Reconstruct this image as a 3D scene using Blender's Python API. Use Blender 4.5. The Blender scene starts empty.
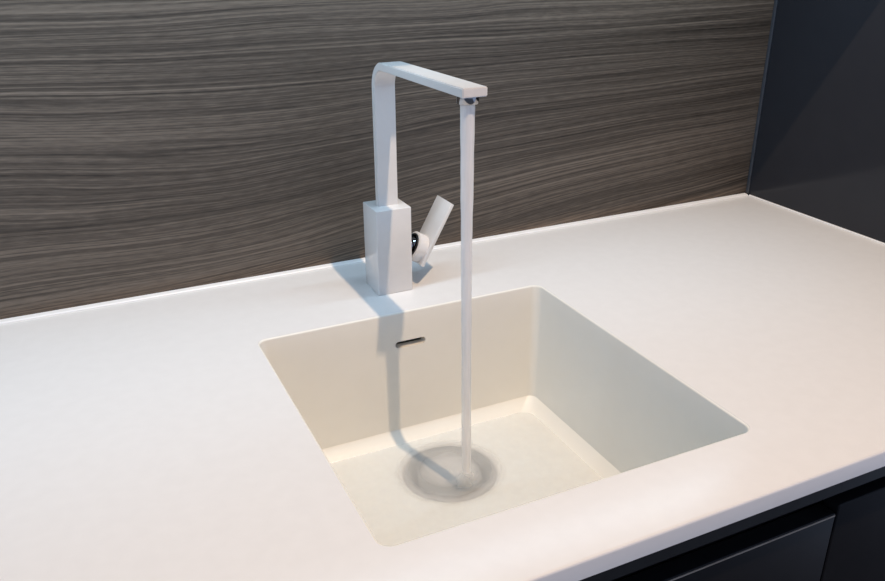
import bpy, bmesh, math, random
from mathutils import Vector, Matrix
random.seed(4)
PI = math.pi
scene = bpy.context.scene
COL = scene.collection

# ------------------------------------------------------------------ camera
# world: counter top is z = 0, back wall is y = 0, x runs along the wall; metres
cam_d = bpy.data.cameras.new('camera')
cam_d.sensor_width = 36.0
cam_d.lens = 828.27 / 885 * 36.0
cam_d.clip_start = 0.01
cam = bpy.data.objects.new('camera', cam_d)
cam.location = (-0.3848, -1.1083, 0.4628)
cam.rotation_euler = (math.radians(66.2962), math.radians(0.131), math.radians(-25.5863))
COL.objects.link(cam)
scene.camera = cam

# ------------------------------------------------------------------ light
world = bpy.data.worlds.new('room_ambience')
scene.world = world
world.use_nodes = True
bg = world.node_tree.nodes['Background']
bg.inputs['Color'].default_value = (0.59, 0.71, 1.0, 1)
bg.inputs['Strength'].default_value = 0.68

LAMP = Vector((0.157, -1.05, 1.80))
kd = bpy.data.lights.new('downlight_beam', 'SPOT')
kd.energy = 110
kd.color = (1.0, 0.735, 0.50)
kd.spot_size = math.radians(112)
kd.spot_blend = 0.9
kd.shadow_soft_size = 0.014
key = bpy.data.objects.new('downlight_beam', kd)
key.location = LAMP
key.rotation_euler = (Vector((0.30, -0.52, 0)) - LAMP).to_track_quat('-Z', 'Y').to_euler()
COL.objects.link(key)

ld = bpy.data.lights.new('under_cabinet_glow', 'AREA')
ld.shape = 'RECTANGLE'
ld.size = 2.6
ld.size_y = 0.012
ld.energy = 5.8
ld.color = (0.58, 0.80, 1.0)
led = bpy.data.objects.new('under_cabinet_glow', ld)
led.location = (-0.6, -0.195, 0.540)
COL.objects.link(led)

vs = scene.view_settings
vs.view_transform = 'Standard'
vs.look = 'None'
vs.gamma = 1.0
vs.use_curve_mapping = False
vs.exposure = 0.0

# ------------------------------------------------------------------ helpers
def mat(name, color=(0.8, 0.8, 0.8), rough=0.5, metal=0.0, spec=0.5, coat=0.0):
    m = bpy.data.materials.new(name)
    m.use_nodes = True
    b = m.node_tree.nodes['Principled BSDF']
    b.inputs['Base Color'].default_value = (*color, 1)
    b.inputs['Roughness'].default_value = rough
    b.inputs['Metallic'].default_value = metal
    b.inputs['Specular IOR Level'].default_value = spec
    b.inputs['Coat Weight'].default_value = coat
    return m

def nodes(m):
    return m.node_tree.nodes, m.node_tree.links, m.node_tree.nodes['Principled BSDF']

def speckle(m, c0, c1, scale, bump=0.0, bscale=300.0):
    """faint procedural colour variation (and fine relief) on a plain material"""
    N, L, B = nodes(m)
    tc = N.new('ShaderNodeTexCoord')
    n = N.new('ShaderNodeTexNoise'); n.inputs['Scale'].default_value = scale
    n.inputs['Detail'].default_value = 4
    r = N.new('ShaderNodeValToRGB')
    r.color_ramp.elements[0].position = 0.35; r.color_ramp.elements[0].color = (*c0, 1)
    r.color_ramp.elements[1].position = 0.65; r.color_ramp.elements[1].color = (*c1, 1)
    L.new(tc.outputs['Object'], n.inputs['Vector'])
    L.new(n.outputs['Fac'], r.inputs['Fac'])
    L.new(r.outputs['Color'], B.inputs['Base Color'])
    if bump:
        n2 = N.new('ShaderNodeTexNoise'); n2.inputs['Scale'].default_value = bscale
        b = N.new('ShaderNodeBump'); b.inputs['Strength'].default_value = bump
        b.inputs['Distance'].default_value = 0.0005
        L.new(tc.outputs['Object'], n2.inputs['Vector'])
        L.new(n2.outputs['Fac'], b.inputs['Height'])
        L.new(b.outputs['Normal'], B.inputs['Normal'])
    return m

def link(name, bm, m, parent=None, smooth=False):
    me = bpy.data.meshes.new(name)
    bmesh.ops.recalc_face_normals(bm, faces=bm.faces)
    bm.to_mesh(me); bm.free()
    if smooth:
        for p in me.polygons: p.use_smooth = True
    if m: me.materials.append(m)
    o = bpy.data.objects.new(name, me)
    COL.objects.link(o)
    if parent: o.parent = parent
    return o

def smooth_by_angle(o, deg=35):
    bm = bmesh.new(); bm.from_mesh(o.data)
    for f in bm.faces: f.smooth = True
    for e in bm.edges:
        if len(e.link_faces) == 2 and e.calc_face_angle(0) > math.radians(deg): e.smooth = False
    bm.to_mesh(o.data); bm.free()

def thing(name, label, cat, loc=(0, 0, 0), group=None):
    o = bpy.data.objects.new(name, None); COL.objects.link(o)
    o.empty_display_size = 0.05
    o.location = loc
    tag(o, label, cat, group)
    bpy.context.view_layer.update()
    return o

def tag(o, label, cat, group=None):
    o['label'] = label; o['category'] = cat
    if group: o['group'] = group
    return o

def struct(o, label=None):
    o['kind'] = 'structure'
    if label: o['label'] = label
    return o

def box(bm, x0, x1, y0, y1, z0, z1, bev=0.0, seg=2, off=(0, 0, 0)):
    ox, oy, oz = off
    vs_ = [bm.verts.new((x - ox, y - oy, z - oz)) for x in (x0, x1) for y in (y0, y1) for z in (z0, z1)]
    fs = []
    for q in ((0, 1, 3, 2), (4, 6, 7, 5), (0, 4, 5, 1), (2, 3, 7, 6), (0, 2, 6, 4), (1, 5, 7, 3)):
        fs.append(bm.faces.new([vs_[i] for i in q]))
    if bev:
        es = list({e for f in fs for e in f.edges})
        bmesh.ops.bevel(bm, geom=es, offset=bev, segments=seg, affect='EDGES', profile=0.5)
    return bm

def boxo(name, m, dims, parent=None, bev=0.0, seg=2, off=(0, 0, 0)):
    bm = bmesh.new(); box(bm, *dims, bev=bev, seg=seg, off=off)
    o = link(name, bm, m, parent)
    if bev: smooth_by_angle(o, 50) if seg > 2 else None
    return o

def rrect(x0, x1, y0, y1, r, n=8):
    """rounded rectangle, counter-clockwise list of xy"""
    pts = []
    for cx, cy, a0 in ((x1 - r, y1 - r, 0), (x0 + r, y1 - r, 90), (x0 + r, y0 + r, 180), (x1 - r, y0 + r, 270)):
        for k in range(n + 1):
            a = math.radians(a0 + 90 * k / n)
            pts.append((cx + r * math.cos(a), cy + r * math.sin(a)))
    return pts

def ring(bm, pts, z):
    return [bm.verts.new((x, y, z)) for x, y in pts]

def bridge(bm, a, b):
    n = len(a)
    for i in range(n):
        bm.faces.new((a[i], a[(i + 1) % n], b[(i + 1) % n], b[i]))

def loop_edges(bm, vs_):
    out = []
    for i in range(len(vs_)):
        a, b = vs_[i], vs_[(i + 1) % len(vs_)]
        e = bm.edges.get((a, b)) or bm.edges.new((a, b))
        out.append(e)
    return out

def lathe(bm, prof, n=48, axis=None, cap0=False, cap1=False):
    """prof: list of (radius, height); axis: matrix placing local z"""
    rings = []
    for r, h in prof:
        rr = []
        for k in range(n):
            a = 2 * PI * k / n
            v = Vector((r * math.cos(a), r * math.sin(a), h))
            if axis is not None: v = axis @ v
            rr.append(bm.verts.new(v))
        rings.append(rr)
    for a, b in zip(rings, rings[1:]): bridge(bm, a, b)
    if cap0: bm.faces.new(rings[0])
    if cap1: bm.faces.new(rings[-1])
    return rings

# ------------------------------------------------------------------ materials
M_COUNTER = speckle(mat('white_solid_surface', (0.83, 0.82, 0.81), 0.24, spec=0.4),
                    (0.782, 0.768, 0.755), (0.798, 0.784, 0.771), 60)
M_SINK = speckle(mat('cream_solid_surface', (0.80, 0.77, 0.71), 0.36, spec=0.35),
                 (0.835, 0.813, 0.752), (0.845, 0.823, 0.762), 40)
M_FAUCET = mat('white_lacquer', (0.80, 0.79, 0.79), 0.12, spec=0.5)
speckle(M_FAUCET, (0.70, 0.685, 0.67), (0.715, 0.70, 0.685), 90)
M_CHROME = speckle(mat('polished_chrome', (0.75, 0.76, 0.78), 0.08, 1.0), (0.36, 0.37, 0.39), (0.42, 0.43, 0.45), 200)
M_STEEL = speckle(mat('brushed_steel', (0.50, 0.48, 0.44), 0.6, 0.6), (0.27, 0.26, 0.24), (0.32, 0.31, 0.285), 150)
M_BLACK = speckle(mat('black_rubber', (0.012, 0.012, 0.014), 0.4), (0.010, 0.010, 0.012), (0.016, 0.016, 0.018), 200)
M_DARKHOLE = speckle(mat('dark_duct', (0.10, 0.095, 0.08), 0.6), (0.19, 0.18, 0.14), (0.22, 0.21, 0.165), 200)
M_PANEL = speckle(mat('anthracite_gloss', (0.026, 0.027, 0.032), 0.12, spec=0.2),
                  (0.0255, 0.0265, 0.0315), (0.0265, 0.0275, 0.0325), 30)
M_FRONT = speckle(mat('anthracite_satin', (0.010, 0.010, 0.012), 0.32, spec=0.12),
                  (0.0075, 0.0075, 0.009), (0.0085, 0.0085, 0.010), 30)
M_RAIL = speckle(mat('anthracite_rail', (0.03, 0.03, 0.032), 0.4, spec=0.2), (0.018, 0.018, 0.019), (0.022, 0.022, 0.023), 60)
M_CARCASS = speckle(mat('dark_carcass_board', (0.015, 0.015, 0.016), 0.6), (0.014, 0.014, 0.015), (0.016, 0.016, 0.017), 60)
M_CORNER = speckle(mat('grey_corner_profile', (0.055, 0.06, 0.07), 0.3, spec=0.5), (0.05, 0.055, 0.065), (0.06, 0.065, 0.075), 60)
M_SEAL = speckle(mat('white_sealing_profile', (0.84, 0.83, 0.82), 0.35), (0.83, 0.82, 0.81), (0.85, 0.84, 0.83), 60)
M_FLOOR = speckle(mat('grey_floor_tile', (0.30, 0.29, 0.28), 0.4), (0.12, 0.12, 0.12), (0.16, 0.16, 0.16), 6)
M_CEIL = speckle(mat('white_ceiling_paint', (0.8, 0.8, 0.8), 0.8), (0.79, 0.79, 0.79), (0.81, 0.81, 0.81), 10)

M_EDGE_GLINT = speckle(mat('tan_edge_glint', (0.3, 0.25, 0.21), 0.4), (0.28, 0.23, 0.19), (0.33, 0.28, 0.24), 60)  # lamplight catching the door edge, put in as a tan colour

def wood_material():
    m = mat('grey_brown_wood_grain', rough=0.42, spec=0.3)
    N, L, B = nodes(m)
    def math_(op, a, b=None, c=None):
        n = N.new('ShaderNodeMath'); n.operation = op
        for i, v in enumerate((a, b, c)):
            if v is None: continue
            if isinstance(v, (int, float)): n.inputs[i].default_value = v
            else: L.new(v, n.inputs[i])
        return n.outputs[0]
    tc = N.new('ShaderNodeTexCoord')
    sp = N.new('ShaderNodeSeparateXYZ'); L.new(tc.outputs['Object'], sp.inputs[0])
    X, Z = sp.outputs['X'], sp.outputs['Z']
    def comb(x, z, w=0.0):
        n = N.new('ShaderNodeCombineXYZ')
        for i, v in enumerate((x, w, z)):
            if isinstance(v, (int, float)): n.inputs[i].default_value = v
            else: L.new(v, n.inputs[i])
        return n.outputs[0]
    def noise(vec, scale, detail=2.0, rough=0.5):
        n = N.new('ShaderNodeTexNoise')
        n.inputs['Scale'].default_value = scale
        n.inputs['Detail'].default_value = detail
        n.inputs['Roughness'].default_value = rough
        L.new(vec, n.inputs['Vector'])
        return n.outputs['Fac']
    # slow wander of the grain: long swells and bows that lift and drop the lines
    w1 = noise(comb(math_('MULTIPLY', X, 1.0), math_('MULTIPLY', Z, 1.6), 3.1), 1.45, 0.0)
    w2 = noise(comb(math_('MULTIPLY', X, 1.5), math_('MULTIPLY', Z, 8.0), 7.7), 2.2, 1.0)
    v = math_('ADD', Z, math_('MULTIPLY', math_('SUBTRACT', w1, 0.5), 0.115))
    v = math_('ADD', v, math_('MULTIPLY', math_('SUBTRACT', w2, 0.5), 0.013))
    # lower down the wall the boards' grain climbs towards the right
    tl_ = N.new('ShaderNodeMapRange'); tl_.interpolation_type = 'SMOOTHSTEP'
    tl_.inputs['From Min'].default_value = 0.06; tl_.inputs['From Max'].default_value = 0.30
    tl_.inputs['To Min'].default_value = -0.10; tl_.inputs['To Max'].default_value = 0.0
    L.new(Z, tl_.inputs['Value'])
    v = math_('ADD', v, math_('MULTIPLY', tl_.outputs['Result'], math_('MAXIMUM', X, -1.5)))
    # grain at four widths along the warped height
    broad = noise(comb(math_('MULTIPLY', X, 0.25), math_('MULTIPLY', v, 9.0), 1.0), 1.0, 2.0, 0.55)
    mid = noise(comb(math_('MULTIPLY', X, 0.45), math_('MULTIPLY', v, 105.0), 2.0), 1.0, 3.0, 0.6)
    fine = noise(comb(math_('MULTIPLY', X, 1.0), math_('MULTIPLY', v, 340.0), 5.0), 1.0, 3.0, 0.65)
    pore = noise(comb(math_('MULTIPLY', X, 40.0), math_('MULTIPLY', v, 420.0), 9.0), 1.0, 2.0, 0.6)
    # thin dark growth lines
    dl = noise(comb(math_('MULTIPLY', X, 0.5), math_('MULTIPLY', v, 62.0), 12.0), 1.0, 2.0, 0.5)
    dline = math_('ABSOLUTE', math_('SUBTRACT', dl, 0.47))
    dr = N.new('ShaderNodeMapRange')
    L.new(dline, dr.inputs['Value'])
    dr.inputs['From Min'].default_value = 0.0; dr.inputs['From Max'].default_value = 0.022
    dr.inputs['To Min'].default_value = 0.62; dr.inputs['To Max'].default_value = 1.0
    s = math_('ADD', math_('MULTIPLY', broad, 0.26), math_('MULTIPLY', mid, 0.21))
    s = math_('ADD', s, math_('MULTIPLY', fine, 0.46))
    s = math_('ADD', s, math_('MULTIPLY', pore, 0.16))
    ramp = N.new('ShaderNodeValToRGB')
    cr = ramp.color_ramp
    cr.elements[0].position = 0.425; cr.elements[0].color = (0.040, 0.029, 0.021, 1)
    cr.elements[1].position = 0.655; cr.elements[1].color = (0.250, 0.186, 0.137, 1)
    e = cr.elements.new(0.54); e.color = (0.119, 0.088, 0.065, 1)
    L.new(s, ramp.inputs['Fac'])
    mx = N.new('ShaderNodeMix'); mx.data_type = 'RGBA'; mx.blend_type = 'MULTIPLY'
    mx.inputs['Factor'].default_value = 1.0
    L.new(ramp.outputs['Color'], mx.inputs['A'])
    cc = N.new('ShaderNodeCombineColor')
    for i in range(3): L.new(dr.outputs['Result'], cc.inputs[i])
    L.new(cc.outputs['Color'], mx.inputs['B'])
    L.new(mx.outputs['Result'], B.inputs['Base Color'])
    bp = N.new('ShaderNodeBump'); bp.inputs['Strength'].default_value = 0.25
    bp.inputs['Distance'].default_value = 0.0006
    L.new(math_('ADD', fine, pore), bp.inputs['Height'])
    L.new(bp.outputs['Normal'], B.inputs['Normal'])
    return m
M_WOOD = wood_material()

def water_material(name, clear, color, rough, nscale=0.0, namp=0.0, stretch=(1, 1, 1)):
    """aerated water: part clear (lets light straight through), part white scatter, wet gloss on top"""
    m = bpy.data.materials.new(name); m.use_nodes = True
    N, L = m.node_tree.nodes, m.node_tree.links
    for n in list(N): N.remove(n)
    out = N.new('ShaderNodeOutputMaterial')
    tr = N.new('ShaderNodeBsdfTransparent')
    df = N.new('ShaderNodeBsdfPrincipled')
    df.inputs['Base Color'].default_value = (*color, 1); df.inputs['Roughness'].default_value = rough
    df.inputs['Subsurface Weight'].default_value = 0.0
    tl = N.new('ShaderNodeBsdfTranslucent'); tl.inputs['Color'].default_value = (*color, 1)
    m1 = N.new('ShaderNodeMixShader'); m1.inputs[0].default_value = 0.22
    L.new(df.outputs[0], m1.inputs[1]); L.new(tl.outputs[0], m1.inputs[2])
    m2 = N.new('ShaderNodeMixShader'); m2.inputs[0].default_value = clear
    L.new(m1.outputs[0], m2.inputs[1]); L.new(tr.outputs[0], m2.inputs[2])
    L.new(m2.outputs[0], out.inputs[0])
    if namp:
        tc = N.new('ShaderNodeTexCoord'); mp = N.new('ShaderNodeMapping')
        mp.inputs['Scale'].default_value = stretch
        n = N.new('ShaderNodeTexNoise'); n.inputs['Scale'].default_value = nscale; n.inputs['Detail'].default_value = 4
        r = N.new('ShaderNodeMapRange')
        r.inputs['From Min'].default_value = 0.3; r.inputs['From Max'].default_value = 0.7
        r.inputs['To Min'].default_value = clear - namp; r.inputs['To Max'].default_value = min(1, clear + namp)
        L.new(tc.outputs['Object'], mp.inputs[0]); L.new(mp.outputs[0], n.inputs['Vector'])
        L.new(n.outputs['Fac'], r.inputs['Value']); L.new(r.outputs[0], m2.inputs[0])
    return m
M_STREAM = water_material('running_water', 0.18, (0.95, 0.93, 0.92), 0.22, 30, 0.06, (8, 8, 0.6))
def foam_material(name, centre, stops, wob):
    m = water_material(name, 0.5, (0.84, 0.82, 0.79), 0.5)
    N, L = m.node_tree.nodes, m.node_tree.links
    mix = [n for n in N if n.type == 'MIX_SHADER' and any(l.from_node.type == 'BSDF_TRANSPARENT' for l in n.inputs[2].links)][0]
    tc = N.new('ShaderNodeTexCoord'); mp = N.new('ShaderNodeMapping')
    mp.inputs['Location'].default_value = (-centre.x, -centre.y, 0); mp.inputs['Scale'].default_value = (1, 1, 0)
    ln = N.new('ShaderNodeVectorMath'); ln.operation = 'LENGTH'
    no = N.new('ShaderNodeTexNoise'); no.inputs['Scale'].default_value = 55; no.inputs['Detail'].default_value = 3
    ad = N.new('ShaderNodeMath'); ad.operation = 'MULTIPLY_ADD'; ad.inputs[1].default_value = wob
    sc = N.new('ShaderNodeMath'); sc.operation = 'MULTIPLY_ADD'; sc.inputs[1].default_value = 1 / 0.09; sc.inputs[2].default_value = -wob / 2 / 0.09
    rp = N.new('ShaderNodeValToRGB'); rp.color_ramp.interpolation = 'B_SPLINE'
    el = rp.color_ramp.elements
    el[0].position = 0.0; el[0].color = (stops[0][1],) * 3 + (1,)
    el[1].position = stops[-1][0]; el[1].color = (0, 0, 0, 1)
    for p_, v_ in stops[1:-1]:
        e = el.new(p_); e.color = (v_, v_, v_, 1)
    inv = N.new('ShaderNodeMath'); inv.operation = 'SUBTRACT'; inv.inputs[0].default_value = 1.0
    L.new(tc.outputs['Object'], mp.inputs[0]); L.new(mp.outputs[0], ln.inputs[0])
    L.new(tc.outputs['Object'], no.inputs['Vector'])
    L.new(no.outputs['Fac'], ad.inputs[0]); L.new(ln.outputs['Value'], ad.inputs[2])
    L.new(ad.outputs[0], sc.inputs[0]); L.new(sc.outputs[0], rp.inputs[0])
    L.new(rp.outputs[0], inv.inputs[1]); L.new(inv.outputs[0], mix.inputs[0])
    return m
# the falling column is aerated and white under the spout and clears as it thins out lower down
_N, _L = M_STREAM.node_tree.nodes, M_STREAM.node_tree.links
_tc = _N.new('ShaderNodeTexCoord'); _sx = _N.new('ShaderNodeSeparateXYZ'); _mr = _N.new('ShaderNodeMapRange'); _mx = _N.new('ShaderNodeMath')
_mr.inputs['From Min'].default_value = 0.38; _mr.inputs['From Max'].default_value = 0.16
_mr.inputs['To Min'].default_value = 0.0; _mr.inputs['To Max'].default_value = 0.16
_mix = [n for n in _N if n.type == 'MIX_SHADER' and any(l.from_node.type == 'BSDF_TRANSPARENT' for l in n.inputs[2].links)][0]
_old = _mix.inputs[0].links[0].from_socket
_L.new(_tc.outputs['Object'], _sx.inputs[0]); _L.new(_sx.outputs['Z'], _mr.inputs['Value'])
_L.new(_mr.outputs['Result'], _mx.inputs[0]); _L.new(_old, _mx.inputs[1]); _L.new(_mx.outputs[0], _mix.inputs[0])
M_FILM = water_material('thin_water_film', 0.62, (0.86, 0.875, 0.875), 0.3, 45, 0.025)

# ------------------------------------------------------------------ the setting
XW, YF, T = 0.7796, -0.6894, 0.0204          # side panel, counter front, slab thickness
XL = -2.3
o = boxo('wall_back', M_WOOD, (XL, XW + 0.7, 0.0, 0.05, -0.9, 1.82)); struct(o, 'dark grey-brown wood grain panelled wall behind the counter')
o = boxo('floor', M_FLOOR, (XL - 0.6, XW + 0.7, -4.2, 0.05, -0.93, -0.90)); struct(o)
o = boxo('ceiling', M_CEIL, (XL - 0.6, XW + 0.7, -4.2, 0.05, 1.82, 1.86)); struct(o)

# sealing profile along the wall and side panel
bm = bmesh.new()
prof = [(0.0, 0.0), (-0.0085, 0.0), (-0.0085, 0.0012), (-0.0075, 0.0022), (-0.0015, 0.0032), (0.0, 0.0032)]
a = [bm.verts.new((XL, y, z + 0.0001)) for y, z in prof]; b = [bm.verts.new((XW - 0.0045, y, z + 0.0001)) for y, z in prof]
bridge(bm, a, b); bm.faces.new(a); bm.faces.new(b)
o = link('trim_1', bm, M_SEAL); struct(o, 'thin white sealing strip along the wood wall')
bm = bmesh.new()
a = [bm.verts.new((XW + y * 0.35 - 0.0002, -0.009, z * 0.6 + 0.0001)) for y, z in prof]; b = [bm.verts.new((XW + y * 0.35 - 0.0002, YF + 0.03, z * 0.6 + 0.0001)) for y, z in prof]
bridge(bm, a, b); bm.faces.new(a); bm.faces.new(b)
o = link('trim_2', bm, M_SEAL); struct(o, 'thin white sealing strip along the dark side panel')

# ------------------------------------------------------------------ dark side panel of the tall unit
t = thing('side_panel', 'tall glossy anthracite side panel standing at the right end of the counter', 'panel', (XW, 0, -0.9))
off = (XW, 0, -0.9)
boxo('panel_board', M_PANEL, (XW, XW + 0.022, -0.72, -0.0005, -0.895, 1.78), t, 0.0008, 2, off)
boxo('corner_profile', M_CORNER, (XW - 0.0035, XW - 0.0002, -0.0065, -0.0005, 0.0035, 1.78), t, 0.0008, 2, off)

# ------------------------------------------------------------------ countertop with sink cut-out
SX0, SX1, SY0, SY1, SR = -0.20, 0.20, -0.6063, -0.1969, 0.012
def outer_rect(i):   # order matches any loop, only needs 4 corners
    return [(XL + i, YF + i), (XW - 0.0005 - i, YF + i), (XW - 0.0005 - i, -0.0005 - i * 0.1), (XL + i, -0.0005 - i * 0.1)]
def hole(offs):
    return rrect(SX0 - offs, SX1 + offs, SY0 - offs, SY1 + offs, SR + offs)
bm = bmesh.new()
rb = 0.003
orings = [ring(bm, outer_rect(rb * (1 - math.sin(a_))), -rb * (1 - math.cos(a_))) for a_ in [k * PI / 10 for k in range(6)]]
orings.append(ring(bm, outer_rect(0), -T + 0.001)); orings.append(ring(bm, outer_rect(0.001), -T))
for a, b in zip(orings, orings[1:]): bridge(bm, a, b)
h0 = ring(bm, hole(0.0022), 0.0); h1 = ring(bm, hole(0.0022), -T)
bridge(bm, h0, h1)
bmesh.ops.triangle_fill(bm, use_beauty=True, edges=loop_edges(bm, orings[0]) + loop_edges(bm, h0))
bmesh.ops.triangle_fill(bm, use_beauty=True, edges=loop_edges(bm, orings[-1]) + loop_edges(bm, h1))
o = link('countertop', bm, M_COUNTER)
smooth_by_angle(o, 40)
tag(o, 'long white solid-surface kitchen countertop with a square sink cut-out', 'countertop')

# ------------------------------------------------------------------ sink
D, RF = 0.1945, 0.0155
DC = Vector((0.0128, -0.2965)); DR = 0.062
sink = thing('sink', 'square cream undermount sink basin set into the white countertop', 'sink', (0, -0.40, -D - 0.012))
SO = Vector((0, -0.40, -D - 0.012))
bm = bmesh.new()
rl = 0.0022
P = [(-rl + 0.0001, -0.0002)]
for k in range(1, 6):
    a_ = k / 5 * PI / 2
    P.append((-rl * (1 - math.sin(a_)), -0.0002 - rl * (1 - math.cos(a_))))
for k in range(1, 8): P.append((0, -0.0024 + (-(D - RF) + 0.0024) * k / 7))
for k in range(1, 9):
    a_ = k / 8 * PI / 2
    f_ = k / 8; q_ = 0.78       # mostly a flat cove with softened ends
    P.append((RF * (q_ * f_ + (1 - q_) * (1 - math.cos(a_))), -(D - RF) - RF * (q_ * f_ + (1 - q_) * math.sin(a_))))
def inset(i):
    r = max(SR - i, 0.0) if i <= 0 else SR + 0.4 * i   # corners open out a little towards the floor
    return rrect(SX0 + i, SX1 - i, SY0 + i, SY1 - i, r)
rings = [ring(bm, inset(i), z) for i, z in P]
for a, b in zip(rings, rings[1:]): bridge(bm, a, b)
NC = 64
def circ(r): return [(DC.x + r * math.cos(2 * PI * k / NC), DC.y + r * math.sin(2 * PI * k / NC)) for k in range(NC)]
d0 = ring(bm, circ(DR + 0.006), -D); d1 = ring(bm, circ(DR + 0.002), -D - 0.0006); d2 = ring(bm, circ(DR), -D - 0.0025); d3 = ring(bm, circ(DR), -D - 0.012)
for a, b in ((d0, d1), (d1, d2), (d2, d3)): bridge(bm, a, b)
bmesh.ops.triangle_fill(bm, use_beauty=True, edges=loop_edges(bm, rings[-1]) + loop_edges(bm, d0))
# outer skin
q = [(-rl + 0.0001, -T - 0.0004), (-0.012, -T - 0.0004), (-0.012, -D - 0.012)]
outr = [ring(bm, rrect(SX0 + i, SX1 - i, SY0 + i, SY1 - i, SR - i), z) for i, z in q]
bridge(bm, rings[0], outr[0])
for a, b in zip(outr, outr[1:]): bridge(bm, a, b)
bmesh.ops.triangle_fill(bm, use_beauty=True, edges=loop_edges(bm, outr[-1]) + loop_edges(bm, d3))
bmesh.ops.translate(bm, verts=bm.verts, vec=-SO)
basin = link('basin', bm, M_SINK, sink)
# overflow slot cut through the back wall of the basin
OX, OZ, OW, OH = 0.0029, -0.0478, 0.0440, 0.0095
bm = bmesh.new()
pts = []
for k in range(13): a_ = -PI / 2 + PI * k / 12; pts.append((OX + OW / 2 - OH / 2 + OH / 2 * math.cos(a_), OZ + OH / 2 * math.sin(a_)))
for k in range(13): a_ = PI / 2 + PI * k / 12; pts.append((OX - OW / 2 + OH / 2 + OH / 2 * math.cos(a_), OZ + OH / 2 * math.sin(a_)))
a = [bm.verts.new((x, SY1 - 0.02, z)) for x, z in pts]; b = [bm.verts.new((x, SY1 + 0.03, z)) for x, z in pts]
bridge(bm, a, b); bm.faces.new(a); bm.faces.new(b)
cut = link('slot_cutter', bm, None)
bpy.context.view_layer.update()
md = basin.modifiers.new('slot', 'BOOLEAN'); md.operation = 'DIFFERENCE'; md.object = cut; md.solver = 'EXACT'
dg = bpy.context.evaluated_depsgraph_get()
nm = bpy.data.meshes.new_from_object(basin.evaluated_get(dg))
basin.modifiers.clear(); basin.data = nm
if not nm.materials: nm.materials.append(M_SINK)
bpy.data.objects.remove(cut, do_unlink=True)
smooth_by_angle(basin, 30)
# duct behind the slot
bm = bmesh.new()
y0, y1 = SY1 + 0.0122, SY1 + 0.034
x0, x1, z0, z1 = OX - 0.032, OX + 0.032, OZ - 0.03, OZ + 0.012
pA = [(x0, z0), (x1, z0), (x1, z1), (x0, z1)]
a = [bm.verts.new(Vector((x, y0, z)) - SO) for x, z in pA]; b = [bm.verts.new(Vector((x, y1, z)) - SO) for x, z in pA]
bridge(bm, a, b); bm.faces.new(b)
c = [bm.verts.new(Vector((x * 1.0, y0, z)) - SO) for x, z in [(OX + (x - OX) * 0.985, OZ + (z - OZ) * 0.985) for x, z in pA]]
d = [bm.verts.new(Vector((x, y1 - 0.001, z)) - SO) for x, z in [(OX + (x - OX) * 0.985, OZ + (z - OZ) * 0.985) for x, z in pA]]
bridge(bm, c, d); bm.faces.new(d); bridge(bm, a, c)
o = link('overflow_duct', bm, M_DARKHOLE, sink); o['label'] = 'dark overflow slot in the back wall of the basin'
# drain: steel flange dipping to a well, a slotted strainer disc and a domed cover plate
def dz(z): return z - SO.z
AX = Matrix.Translation((DC.x - SO.x, DC.y - SO.y, 0))
bm = bmesh.new()
lathe(bm, [(0.0612, dz(-D - 0.0118)), (0.0612, dz(-D - 0.0032)), (0.0605, dz(-D - 0.0026)), (0.0580, dz(-D - 0.0028)), (0.053, dz(-D - 0.0045)), (0.050, dz(-D - 0.008)), (0.048, dz(-D - 0.013)), (0.046, dz(-D - 0.03)), (0.030, dz(-D - 0.042)), (0.030, dz(-D - 0.07)), (0.033, dz(-D - 0.07)), (0.033, dz(-D - 0.040)), (0.050, dz(-D - 0.028)), (0.0505, dz(-D - 0.0135))], 64, AX)
o = link('drain_flange', bm, M_STEEL, sink, True); smooth_by_angle(o, 40)
flange = o
bm = bmesh.new()
lathe(bm, [(0.0005, dz(-D - 0.0042)), (0.020, dz(-D - 0.0044)), (0.036, dz(-D - 0.0056)), (0.0415, dz(-D - 0.0066)), (0.0425, dz(-D - 0.008)), (0.0415, dz(-D - 0.0095)), (0.0005, dz(-D - 0.0095))], 64, AX, True, True)
o = link('drain_cover', bm, M_STEEL, sink, True); smooth_by_angle(o, 40)
for k in range(4):
    a_ = PI / 4 + k * PI / 2
    bm = bmesh.new()
    box(bm, 0.036, 0.0475, -0.0025, 0.0025, dz(-D - 0.014), dz(-D - 0.0098))
    bmesh.ops.transform(bm, matrix=AX @ Matrix.Rotation(a_, 4, 'Z'), verts=bm.verts)
    link('cover_lug', bm, M_STEEL, o)

# ------------------------------------------------------------------ faucet
FX0, FX1, FY0, FY1, FH = -0.0171, 0.0331, -0.1369, -0.0874, 0.1208
FO = Vector(((FX0 + FX1) / 2, (FY0 + FY1) / 2, 0))
fau = thing('faucet', 'white square single-lever kitchen faucet with a tall angular spout', 'faucet', FO)
boxo('body', M_FAUCET, (FX0, FX1, FY0, FY1, 0.0002, FH), fau, 0.0010, 3, FO)
# spout: flat bar rising from the body, bending through a tight radius, running forward over the sink
AX0, AX1 = -0.0062, 0.0222
TB = 0.0098
yb_, zt_ = -0.1080, 0.3152
zk_ = 0.3112      # the arm rises very slightly towards its tip
RO = 0.034; RI = RO - TB
path_o = [(yb_, FH - 0.002)]; path_i = [(yb_ - TB, FH - 0.002)]
for k in range(0, 13):
    a_ = PI / 2 * k / 12
    cy, cz = yb_ - RO, zk_ - RO
    path_o.append((cy + RO * math.cos(a_), cz + RO * math.sin(a_)))
    path_i.append((cy + RI * math.cos(a_), cz + RI * math.sin(a_)))
path_o.append((-0.3635, zt_)); path_i.append((-0.3635, zt_ - TB))
bm = bmesh.new()
secs = []
for (yo, zo), (yi, zi) in zip(path_o, path_i):
    secs.append([bm.verts.new(Vector(v) - FO) for v in ((AX0, yo, zo), (AX1, yo, zo), (AX1, yi, zi), (AX0, yi, zi))])
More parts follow.
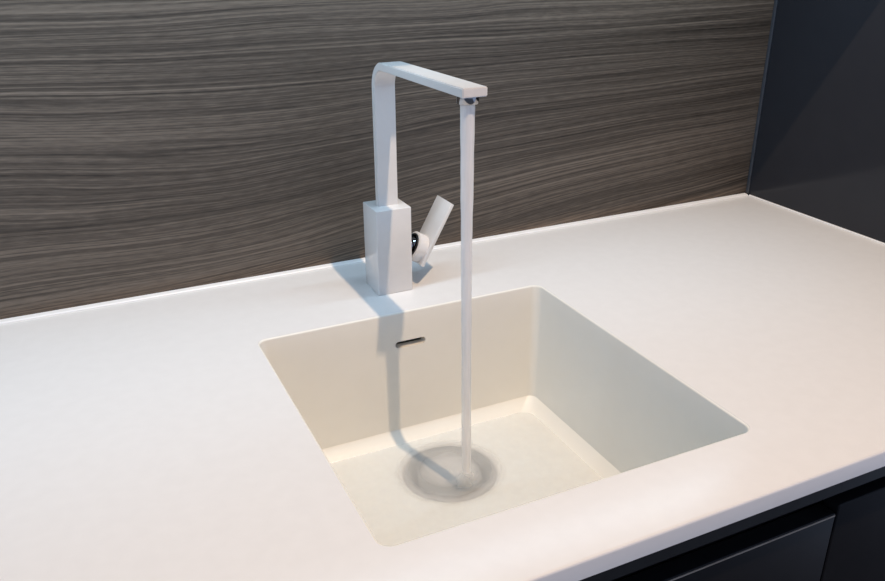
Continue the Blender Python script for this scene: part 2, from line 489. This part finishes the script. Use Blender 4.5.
for a, b in zip(secs, secs[1:]): bridge(bm, a, b)
bm.faces.new(secs[0]); bm.faces.new(secs[-1])
bmesh.ops.recalc_face_normals(bm, faces=bm.faces)
es = [e for e in bm.edges if len(e.link_faces) == 2 and e.calc_face_angle(0) > math.radians(50)]
bmesh.ops.bevel(bm, geom=es, offset=0.0009, segments=2, affect='EDGES')
o = link('spout', bm, M_FAUCET, fau, True); smooth_by_angle(o, 40)
# aerator under the tip
SXC, SYC = 0.0080, -0.3470
bm = bmesh.new()
A = Matrix.Translation(Vector((SXC, SYC, 0)) - FO)
lathe(bm, [(0.0118, zt_ - TB + 0.0002), (0.0118, zt_ - TB - 0.0078), (0.0114, zt_ - TB - 0.0084), (0.0088, zt_ - TB - 0.0085), (0.0083, zt_ - TB - 0.004), (0.0005, zt_ - TB - 0.004)], 40, A, True, True)
o = link('aerator', bm, M_CHROME, fau, True); smooth_by_angle(o, 40); o['label'] = 'small chrome aerator ring under the spout tip'
# lever assembly on the right side of the body
U = Vector((0.485, 0, 0.8745)).normalized(); Nn = Vector((-U.z, 0, U.x)); V = Vector((0, 1, 0))
B0 = Vector((0.0472, FO.y, 0.0322))
LT = 0.0052; LL = 0.0960
bm = bmesh.new()
def frame(o_):   # local (u, v, n) -> faucet-local
    m = Matrix((U, V, Nn)).transposed().to_4x4(); m.translation = o_ - FO
    return m
box(bm, 0, LL, FY0 - FO.y + 0.002, FY1 - FO.y - 0.002, -LT, 0, bev=0.0009, seg=2)
bmesh.ops.transform(bm, matrix=frame(B0), verts=bm.verts)
o = link('lever', bm, M_FAUCET, fau, True); smooth_by_angle(o, 40)
HC = B0 + U * 0.0195
AXN = Matrix((V, U, Nn)).transposed().to_4x4(); AXN.translation = HC - FO
bm = bmesh.new()
lathe(bm, [(0.0205, -0.0005), (0.0205, 0.0142), (0.0190, 0.0153), (0.0172, 0.0155), (0.0165, 0.0147), (0.0165, 0.004), (0.0005, 0.004)], 56, AXN, False, True)
hub = link('lever_hub', bm, M_FAUCET, o, True); smooth_by_angle(hub, 40)
bm = bmesh.new()
lathe(bm, [(0.0160, 0.0120), (0.0175, 0.0157), (0.0172, 0.0168), (0.0158, 0.0172), (0.0146, 0.0160), (0.0140, 0.0120)], 48, AXN)
o2 = link('sealing_ring', bm, M_BLACK, fau, True)
bm = bmesh.new()
CS = Matrix((Vector((0, 0, 1)), V, Vector((-1, 0, 0)))).transposed().to_4x4()
CS.translation = Vector((0.0460, FO.y, HC.z + Nn.z * 0.012)) - FO
lathe(bm, [(0.0005, -0.004), (0.0128, -0.004), (0.0128, 0.004), (0.0105, 0.005), (0.0105, 0.0085), (0.0145, 0.0090), (0.0145, 0.0130)], 40, CS, True, True)
o2 = link('cartridge_stem', bm, M_CHROME, fau, True); smooth_by_angle(o2, 40)

# ------------------------------------------------------------------ running water
WZ0 = zt_ - TB - 0.0042
wat = thing('water_stream', 'smooth white column of running water falling from the spout into the sink', 'water', (SXC + 0.003, SYC, -D))
WO = Vector((SXC + 0.003, SYC, -D))
bm = bmesh.new()
prev = None; NS = 90; NA = 24
for i in range(NS + 1):
    u = i / NS
    z = WZ0 + (-D + 0.034 - WZ0) * u
    r = 0.0079 - 0.0016 * min(1, u * 3.0) + 0.00012 * math.sin(u * 37) + 0.0001 * math.sin(u * 83 + 1)
    r -= 0.0006 * u
    cx = SXC + 0.0035 * u * u
    cur = []
    for k in range(NA):
        a_ = 2 * PI * k / NA
        rr = r * (1 + 0.03 * math.sin(2 * a_ + u * 9) + 0.015 * math.sin(5 * a_ - u * 14))
        cur.append(bm.verts.new(Vector((cx + rr * math.cos(a_), SYC + rr * math.sin(a_), z)) - WO))
    if prev: bridge(bm, prev, cur)
    else: bm.faces.new(cur)
    prev = cur
link('stream', bm, M_STREAM, wat, True)
pool = thing('sink_water', 'thin rippling sheet of water with foam over the drain on the sink floor', 'water', WO)
# foaming foot of the stream
bm = bmesh.new()
prev = None
prof = [(0.0058, 0.034), (0.0068, 0.0285), (0.0088, 0.0230), (0.0120, 0.0180), (0.0165, 0.0140), (0.022, 0.0108), (0.028, 0.0085), (0.036, 0.0070)]
for j, (r, h) in enumerate(prof):
    f = j / (len(prof) - 1)
    cx = (SXC + 0.0035) * (1 - f) + (DC.x + 0.010) * f
    cy = SYC * (1 - f * f) + (DC.y - 0.012) * f * f
    cur = []
    for k in range(48):
        a_ = 2 * PI * k / 48
        rr = r * (1 + f * 0.02 * math.sin(3 * a_ + j * 0.2))
        hh = h * (1 + f * 0.02 * math.sin(5 * a_ + 0.3 * j))
        cur.append(bm.verts.new(Vector((cx + rr * math.cos(a_), cy + rr * math.sin(a_), -D + hh)) - WO))
    if prev: bridge(bm, prev, cur)
    prev = cur
o = link('splash', bm, foam_material('splashing_water', Vector((SXC + 0.005 - WO.x, 0.006, 0)), [(0.0, 0.42), (0.06, 0.40), (0.12, 0.30), (0.19, 0.15), (0.26, 0.05), (0.33, 0.0)], 0.006), wat, True); o['label'] = 'churning whitish foot of the falling water'
# layer of foam swirling over the drain: dense in the middle, open over the rim, thinning outwards
bm = bmesh.new()
prev = None
for j in range(19):
    r = 0.0005 + 0.077 * j / 18
    h = 0.0060 - 0.0036 * min(1, j / 15)
    cur = []
    for k in range(72):
        a_ = 2 * PI * k / 72
        rr = r * (1 + 0.03 * math.sin(3 * a_ + 0.5) + 0.015 * math.sin(8 * a_ + j * 0.4))
        hh = h + 0.0002 * math.sin(6 * a_ + j) * math.sin(j * 0.9)
        cur.append(bm.verts.new(Vector((DC.x + rr * math.cos(a_), DC.y + rr * math.sin(a_), -D + hh)) - WO))
    if prev: bridge(bm, prev, cur)
    prev = cur
o = link('drain_foam', bm, foam_material('drain_foam_water', Vector((DC.x, DC.y, 0)) - Vector((WO.x, WO.y, 0)), [(0.0, 0.72), (0.20, 0.68), (0.34, 0.54), (0.45, 0.20), (0.58, 0.13), (0.66, 0.48), (0.71, 0.48), (0.77, 0.22), (0.83, 0.0)], 0.010), pool, True); o['label'] = 'soft whitish foam swirling over the round drain'
# film of water spreading over the basin floor
bm = bmesh.new()
NX, NY = 60, 60
g = {}
fx0, fx1, fy0, fy1 = SX0 + RF * 1.04, SX1 - RF * 1.04, SY0 + RF * 1.04, SY1 - RF * 1.04
for i in range(NX + 1):
    for j in range(NY + 1):
        x = fx0 + (fx1 - fx0) * i / NX; y = fy0 + (fy1 - fy0) * j / NY
        rc = 0.019                          # follow the rounded corners of the basin floor
        qx = max(fx0 + rc - x, x - fx1 + rc, 0.0); qy = max(fy0 + rc - y, y - fy1 + rc, 0.0)
        if math.hypot(qx, qy) > rc:
            k_ = rc / math.hypot(qx, qy)
            x += (1 - k_) * qx * (1 if x < 0 else -1); y += (1 - k_) * qy * (1 if y < (fy0 + fy1) / 2 else -1)
        d_ = math.hypot(x - SXC, y - SYC)
        h = 0.0016 + 0.0004 * math.sin(d_ * 320) * math.exp(-d_ * 9) + 0.0002 * math.sin(x * 190 + 3 * math.sin(y * 60)) * math.sin(y * 170 + 2 * math.sin(x * 75))
        g[i, j] = bm.verts.new(Vector((x, y, -D + h)) - WO)
for i in range(NX):
    for j in range(NY):
        c_ = (g[i, j].co + g[i + 1, j + 1].co) / 2 + WO
        bm.faces.new((g[i, j], g[i + 1, j], g[i + 1, j + 1], g[i, j + 1]))
o = link('water_film', bm, M_FILM, pool, True)

# ------------------------------------------------------------------ base cabinets under the counter
GX = 0.2593
YD = -0.6745
def base_cabinet(label, x0, x1, ztop, tan=False):
    c = thing('base_cabinet', label, 'cabinet', ((x0 + x1) / 2, -0.33, -0.9))
    of = Vector(((x0 + x1) / 2, -0.33, -0.9))
    zt = -T - 0.0006
    # carcass: sides, bottom and back, open at the top where the basin hangs
    boxo('side', M_CARCASS, (x0 + 0.0006, x0 + 0.018, YD + 0.024, -0.012, -0.80, zt), c, 0, 2, of)
    boxo('side', M_CARCASS, (x1 - 0.018, x1 - 0.0006, YD + 0.024, -0.012, -0.80, zt), c, 0, 2, of)
    boxo('bottom', M_CARCASS, (x0 + 0.018, x1 - 0.018, YD + 0.024, -0.012, -0.80, -0.782), c, 0, 2, of)
    boxo('back', M_CARCASS, (x0 + 0.0006, x1 - 0.0006, -0.012, -0.004, -0.80, zt), c, 0, 2, of)
    boxo('plinth', M_FRONT, (x0 + 0.0006, x1 - 0.0006, YD + 0.06, YD + 0.076, -0.899, -0.801), c, 0, 2, of)
    boxo('top_rail', M_RAIL, (x0 + 0.00005, x1 - 0.00005, YD + 0.001, YD + 0.016, -0.0512, zt), c, 0, 2, of)
    boxo('grip_channel', M_CARCASS, (x0 + 0.0186, x1 - 0.0186, YD + 0.024, YD + 0.028, -0.12, -0.0205 - 0.0006), c, 0, 2, of)
    boxo('door', M_FRONT, (x0 + 0.0012, x1 - 0.0012, YD, YD + 0.019, -0.795, ztop), c, 0.0016, 3, of)
    if tan: boxo('edge_glint', M_EDGE_GLINT, (x0 + 0.003, x1 - 0.0026, YD - 0.0006, YD + 0.0004, ztop - 0.0030, ztop - 0.0014), c, 0, 2, of)  # thin tan sliver painted in as the highlight along the door's top edge
    return c
base_cabinet('black base cabinet with a lower door edge directly under the sink', GX - 0.80, GX, -0.0752, True)
base_cabinet('black base cabinet right of the door gap beside the dark side panel', GX, XW - 0.001, -0.0662)
base_cabinet('black base cabinet under the left end of the white countertop', GX - 1.60, GX - 0.80, -0.0752)

# ------------------------------------------------------------------ wall cabinet that shades the wall, with its light bar
wc = thing('wall_cabinet', 'long anthracite wall cabinet hung on the wood wall above the counter', 'cabinet', (-0.6, 0, 0.557))
WC = Vector((-0.6, 0, 0.557))
boxo('carcass', M_CARCASS, (XL + 0.02, XW - 0.001, -0.302, -0.001, 0.557, 1.25), wc, 0, 2, WC)
nd = 5; wdt = (XW - 0.001 - XL - 0.02) / nd
for k in range(nd):
    boxo('door', M_FRONT, (XL + 0.02 + k * wdt + 0.001, XL + 0.02 + (k + 1) * wdt - 0.001, -0.321, -0.3025, 0.557, 1.25), wc, 0.001, 2, WC)
lb = thing('light_bar', 'slim cool-white light bar fixed under the wall cabinet', 'lamp', (-0.6, -0.195, 0.55))
LO = Vector((-0.6, -0.195, 0.55))
boxo('housing', M_RAIL, (-1.92, 0.72, -0.206, -0.184, 0.548, 0.5568), lb, 0.001, 2, LO)
M_LED = bpy.data.materials.new('cool_led_diffuser'); M_LED.use_nodes = True
_b = M_LED.node_tree.nodes['Principled BSDF']
_b.inputs['Base Color'].default_value = (0.8, 0.85, 0.9, 1); _b.inputs['Emission Color'].default_value = (0.6, 0.82, 1, 1); _b.inputs['Emission Strength'].default_value = 2.0
boxo('diffuser', M_LED, (-1.91, 0.71, -0.2025, -0.1875, 0.543, 0.5478), lb, 0.001, 2, LO)

# recessed downlight in the ceiling (its beam is the spot lamp at the top of the script)
dl = thing('ceiling_downlight', 'small round white downlight in the ceiling in front of the counter', 'lamp', LAMP + Vector((0, 0, 0.02)))
bm = bmesh.new()
lathe(bm, [(0.030, -0.0002), (0.045, -0.0002), (0.045, -0.004), (0.042, -0.006), (0.032, -0.006), (0.030, -0.004)], 40)
bm.verts.ensure_lookup_table()
link('bezel', bm, M_CEIL, dl, True)
bm = bmesh.new()
lathe(bm, [(0.0299, -0.0004), (0.0299, -0.003), (0.0005, -0.003)], 40, None, True, True)
link('lens', bm, M_LED, dl, True)
